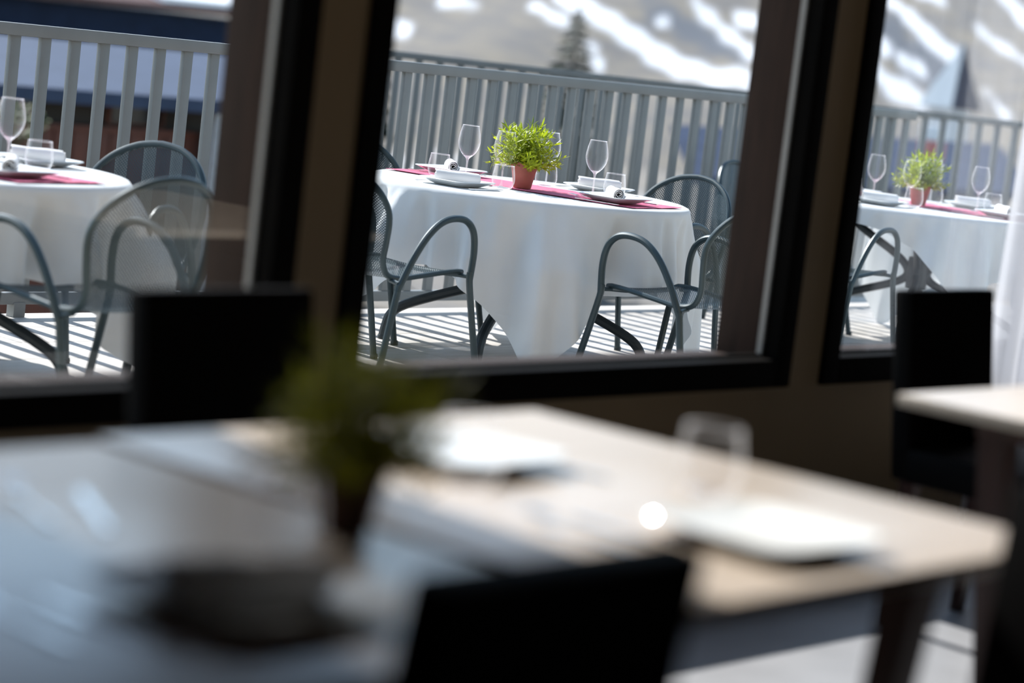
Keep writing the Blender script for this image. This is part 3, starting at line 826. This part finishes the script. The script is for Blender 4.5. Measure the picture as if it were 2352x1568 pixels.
def terrain():
    ls = [-300, -200, -120, -80, -50, -30, -20] + [-16+.4*i for i in range(150)] + [46, 52, 60, 75, 100, 140, 200, 300]
    qs = [22, 30, 40, 50, 60, 70, 80, 90, 100, 110, 120, 128, 136, 142, 147] + [150+.8*i for i in range(85)] + [222, 230, 245, 265, 300, 360, 450]
    vs = []; cs = []
    for q in qs:
        for l in ls:
            p = FW*q+LT*l
            und = 0 if q < 150 else .5*math.sin(l*.11+q*.05)+.25*math.sin(l*.31-q*.13)
            vs.append((p.x, p.y, zq(q)+und*min(1, max(0, (q-150)/20))))
            wob = 10*math.sin(l*.9+q*.37)+6*math.sin(l*2.1-q*.6+1)
            sn = 0; rk = 0
            for pl, wd in SNOW:
                if min(p_[0] for p_ in pl)-6 < l < max(p_[0] for p_ in pl)+6:
                    d = segd(l, q, pl)+wob*.5
                    sn = max(sn, max(0, min(1, (wd*.36-d)/11+.5)))
            for pl, wd in ROCK:
                d = segd(l, q, pl)+wob; rk = max(rk, max(0, min(1, (wd*.6-d)/25+.5)))
            cs.append((sn, rk, 0, 1))
    n = len(ls)
    fs = [(j*n+i, j*n+i+1, (j+1)*n+i+1, (j+1)*n+i) for j in range(len(qs)-1) for i in range(n-1)]
    me = bpy.data.meshes.new('hillside'); me.from_pydata(vs, [], fs); me.update()
    at = me.color_attributes.new('cover', 'FLOAT_COLOR', 'POINT')
    for i, c in enumerate(cs): at.data[i].color = c
    me.shade_smooth()
    m, t, out = new_mat('hillside')
    p = N(t, 'ShaderNodeBsdfPrincipled'); p.inputs['Roughness'].default_value = .9
    ac = N(t, 'ShaderNodeVertexColor'); ac.layer_name = 'cover'
    sp = N(t, 'ShaderNodeSeparateColor'); t.links.new(ac.outputs[0], sp.inputs[0])
    tc = N(t, 'ShaderNodeTexCoord'); nz = N(t, 'ShaderNodeTexNoise'); nz.inputs['Scale'].default_value = .35; nz.inputs['Detail'].default_value = 5
    t.links.new(tc.outputs['Object'], nz.inputs['Vector'])
    rp = N(t, 'ShaderNodeValToRGB'); rp.color_ramp.elements[0].position = .35; rp.color_ramp.elements[1].position = .68
    rp.color_ramp.elements[0].color = (.125, .118, .115, 1); rp.color_ramp.elements[1].color = (.205, .178, .140, 1)
    t.links.new(nz.outputs[0], rp.inputs[0])
    a = N(t, 'ShaderNodeMixRGB'); t.links.new(sp.outputs[1], a.inputs[0]); t.links.new(rp.outputs[0], a.inputs[1]); a.inputs[2].default_value = (.085, .095, .115, 1)
    b = N(t, 'ShaderNodeMixRGB'); t.links.new(sp.outputs[0], b.inputs[0]); t.links.new(a.outputs[0], b.inputs[1]); b.inputs[2].default_value = (.62, .63, .66, 1)
    t.links.new(b.outputs[0], p.inputs['Base Color']); t.links.new(p.outputs[0], out.inputs[0])
    me.materials.append(m)
    return link('hillside', me)
struct(terrain(), 'beige mountain slope with streaks of melting snow')
o = MB().box(-60, 60, 8.3, 30, -6.6, -6.0).build('ground', 'bark'); struct(o, 'ground below the terrace')

# ------------------------------------------------------------------ conifers
def conifer(label, x, y, zg, ztop, rad, seed):
    rg = random.Random(seed); t = thing('conifer', label, 'tree', (x, y, zg), 0, 'conifers below the slope'); h = ztop-zg
    MB().tube([(0, 0, 0), (0, 0, h*.98)], .10, 8, r1=.02).build('trunk', 'bark', t)
    mb = MB(); lay = 34
    for k in range(lay):
        u = k/(lay-1); z = h*(.12+.86*u); rr = rad*(1-u)**.85+.06
        nb = 12
        for b in range(nb):
            a = rg.uniform(0, 6.28); l = rr*rg.uniform(.65, 1.1); dz = -l*rg.uniform(.12, .4); wd = l*.2+.05
            c, s = math.cos(a), math.sin(a)
            mb.add([(0, 0, z), (c*l*.55-s*wd, s*l*.55+c*wd, z+dz*.4), (c*l, s*l, z+dz), (c*l*.55+s*wd, s*l*.55-c*wd, z+dz*.4), (c*l*.5, s*l*.5, z+dz*.4-.12)], [(0, 1, 2, 3), (0, 3, 4), (0, 4, 1), (2, 4, 3), (2, 1, 4)])
    f = mb.build('foliage', 'needles', t, smooth=0)
    return t
conifer('blurred dark conifer rising behind the railing in the middle window', 54.14, 45.3, -6, 2.6, 2.5, 1)
conifer('blurred conifer beside the left frame of the middle window', 42.9, 42.8, -6, 2.9, 2.2, 2)

# ------------------------------------------------------------------ spire roof and blue-roofed house on the right
tw = thing('tower', 'steep pyramid roof, lit side coloured pale, shaded side navy, right of the window post', 'building', (105.2, 63.0, -6))
Tz = .2+6; ap = (.25, .24, 9.47)
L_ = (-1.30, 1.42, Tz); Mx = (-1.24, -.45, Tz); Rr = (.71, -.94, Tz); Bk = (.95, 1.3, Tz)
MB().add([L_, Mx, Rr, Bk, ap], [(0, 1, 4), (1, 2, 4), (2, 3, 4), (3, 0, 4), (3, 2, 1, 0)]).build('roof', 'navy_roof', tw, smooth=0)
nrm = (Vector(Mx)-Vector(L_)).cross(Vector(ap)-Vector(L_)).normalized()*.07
MB().add([Vector(L_), Vector(Mx), Vector(ap), Vector(L_)+nrm, Vector(Mx)+nrm, Vector(ap)+nrm], [(0, 2, 1), (3, 4, 5), (0, 1, 4, 3), (1, 2, 5, 4), (2, 0, 3, 5)]).build('roof_face', 'roof_lit_side', tw, smooth=0)  # lit roof side in a paler colour than the shaded one
MB().box(-.9, .6, -.4, 1.1, 0, Tz).build('wall', 'plaster', tw)
hs = thing('house', 'low house with a blue-grey roof seen through the railing bars on the right', 'building', (44, 29, -6))
hb = (44, 29, -6)
part(quad_slab([(38.6, 28.8, -1.0), (44.0, 24.2, -.6), (45.6, 26.2, .25), (40.2, 30.8, -.1)], .15), 'roof', 'slate_roof', hs, hb)
part(quad_slab([(40.0, 29.2, -6), (44.2, 25.6, -6), (44.3, 25.7, -.8), (40.1, 29.3, -1.1)], .2), 'wall', 'plaster', hs, hb)
part(MB().box(41.5, 41.8, 27.7, 28.0, -.6, .3), 'chimney', 'plaster', hs, hb)
sg = thing('road_sign', 'blurred red and white sign on a post beyond the railing at the right', 'sign', (39.2, 23.9, -6))
MB().tube([(0, 0, 0), (0, 0, 6.6)], .04, 8).build('post', 'plaster', sg)
MB().box(-.16, .16, -.2, .2, 5.95, 6.3, .01).build('board', 'sign_red', sg)
MB().box(-.16, .16, -.2, .2, 6.32, 6.6, .01).build('board', 'snow', sg)
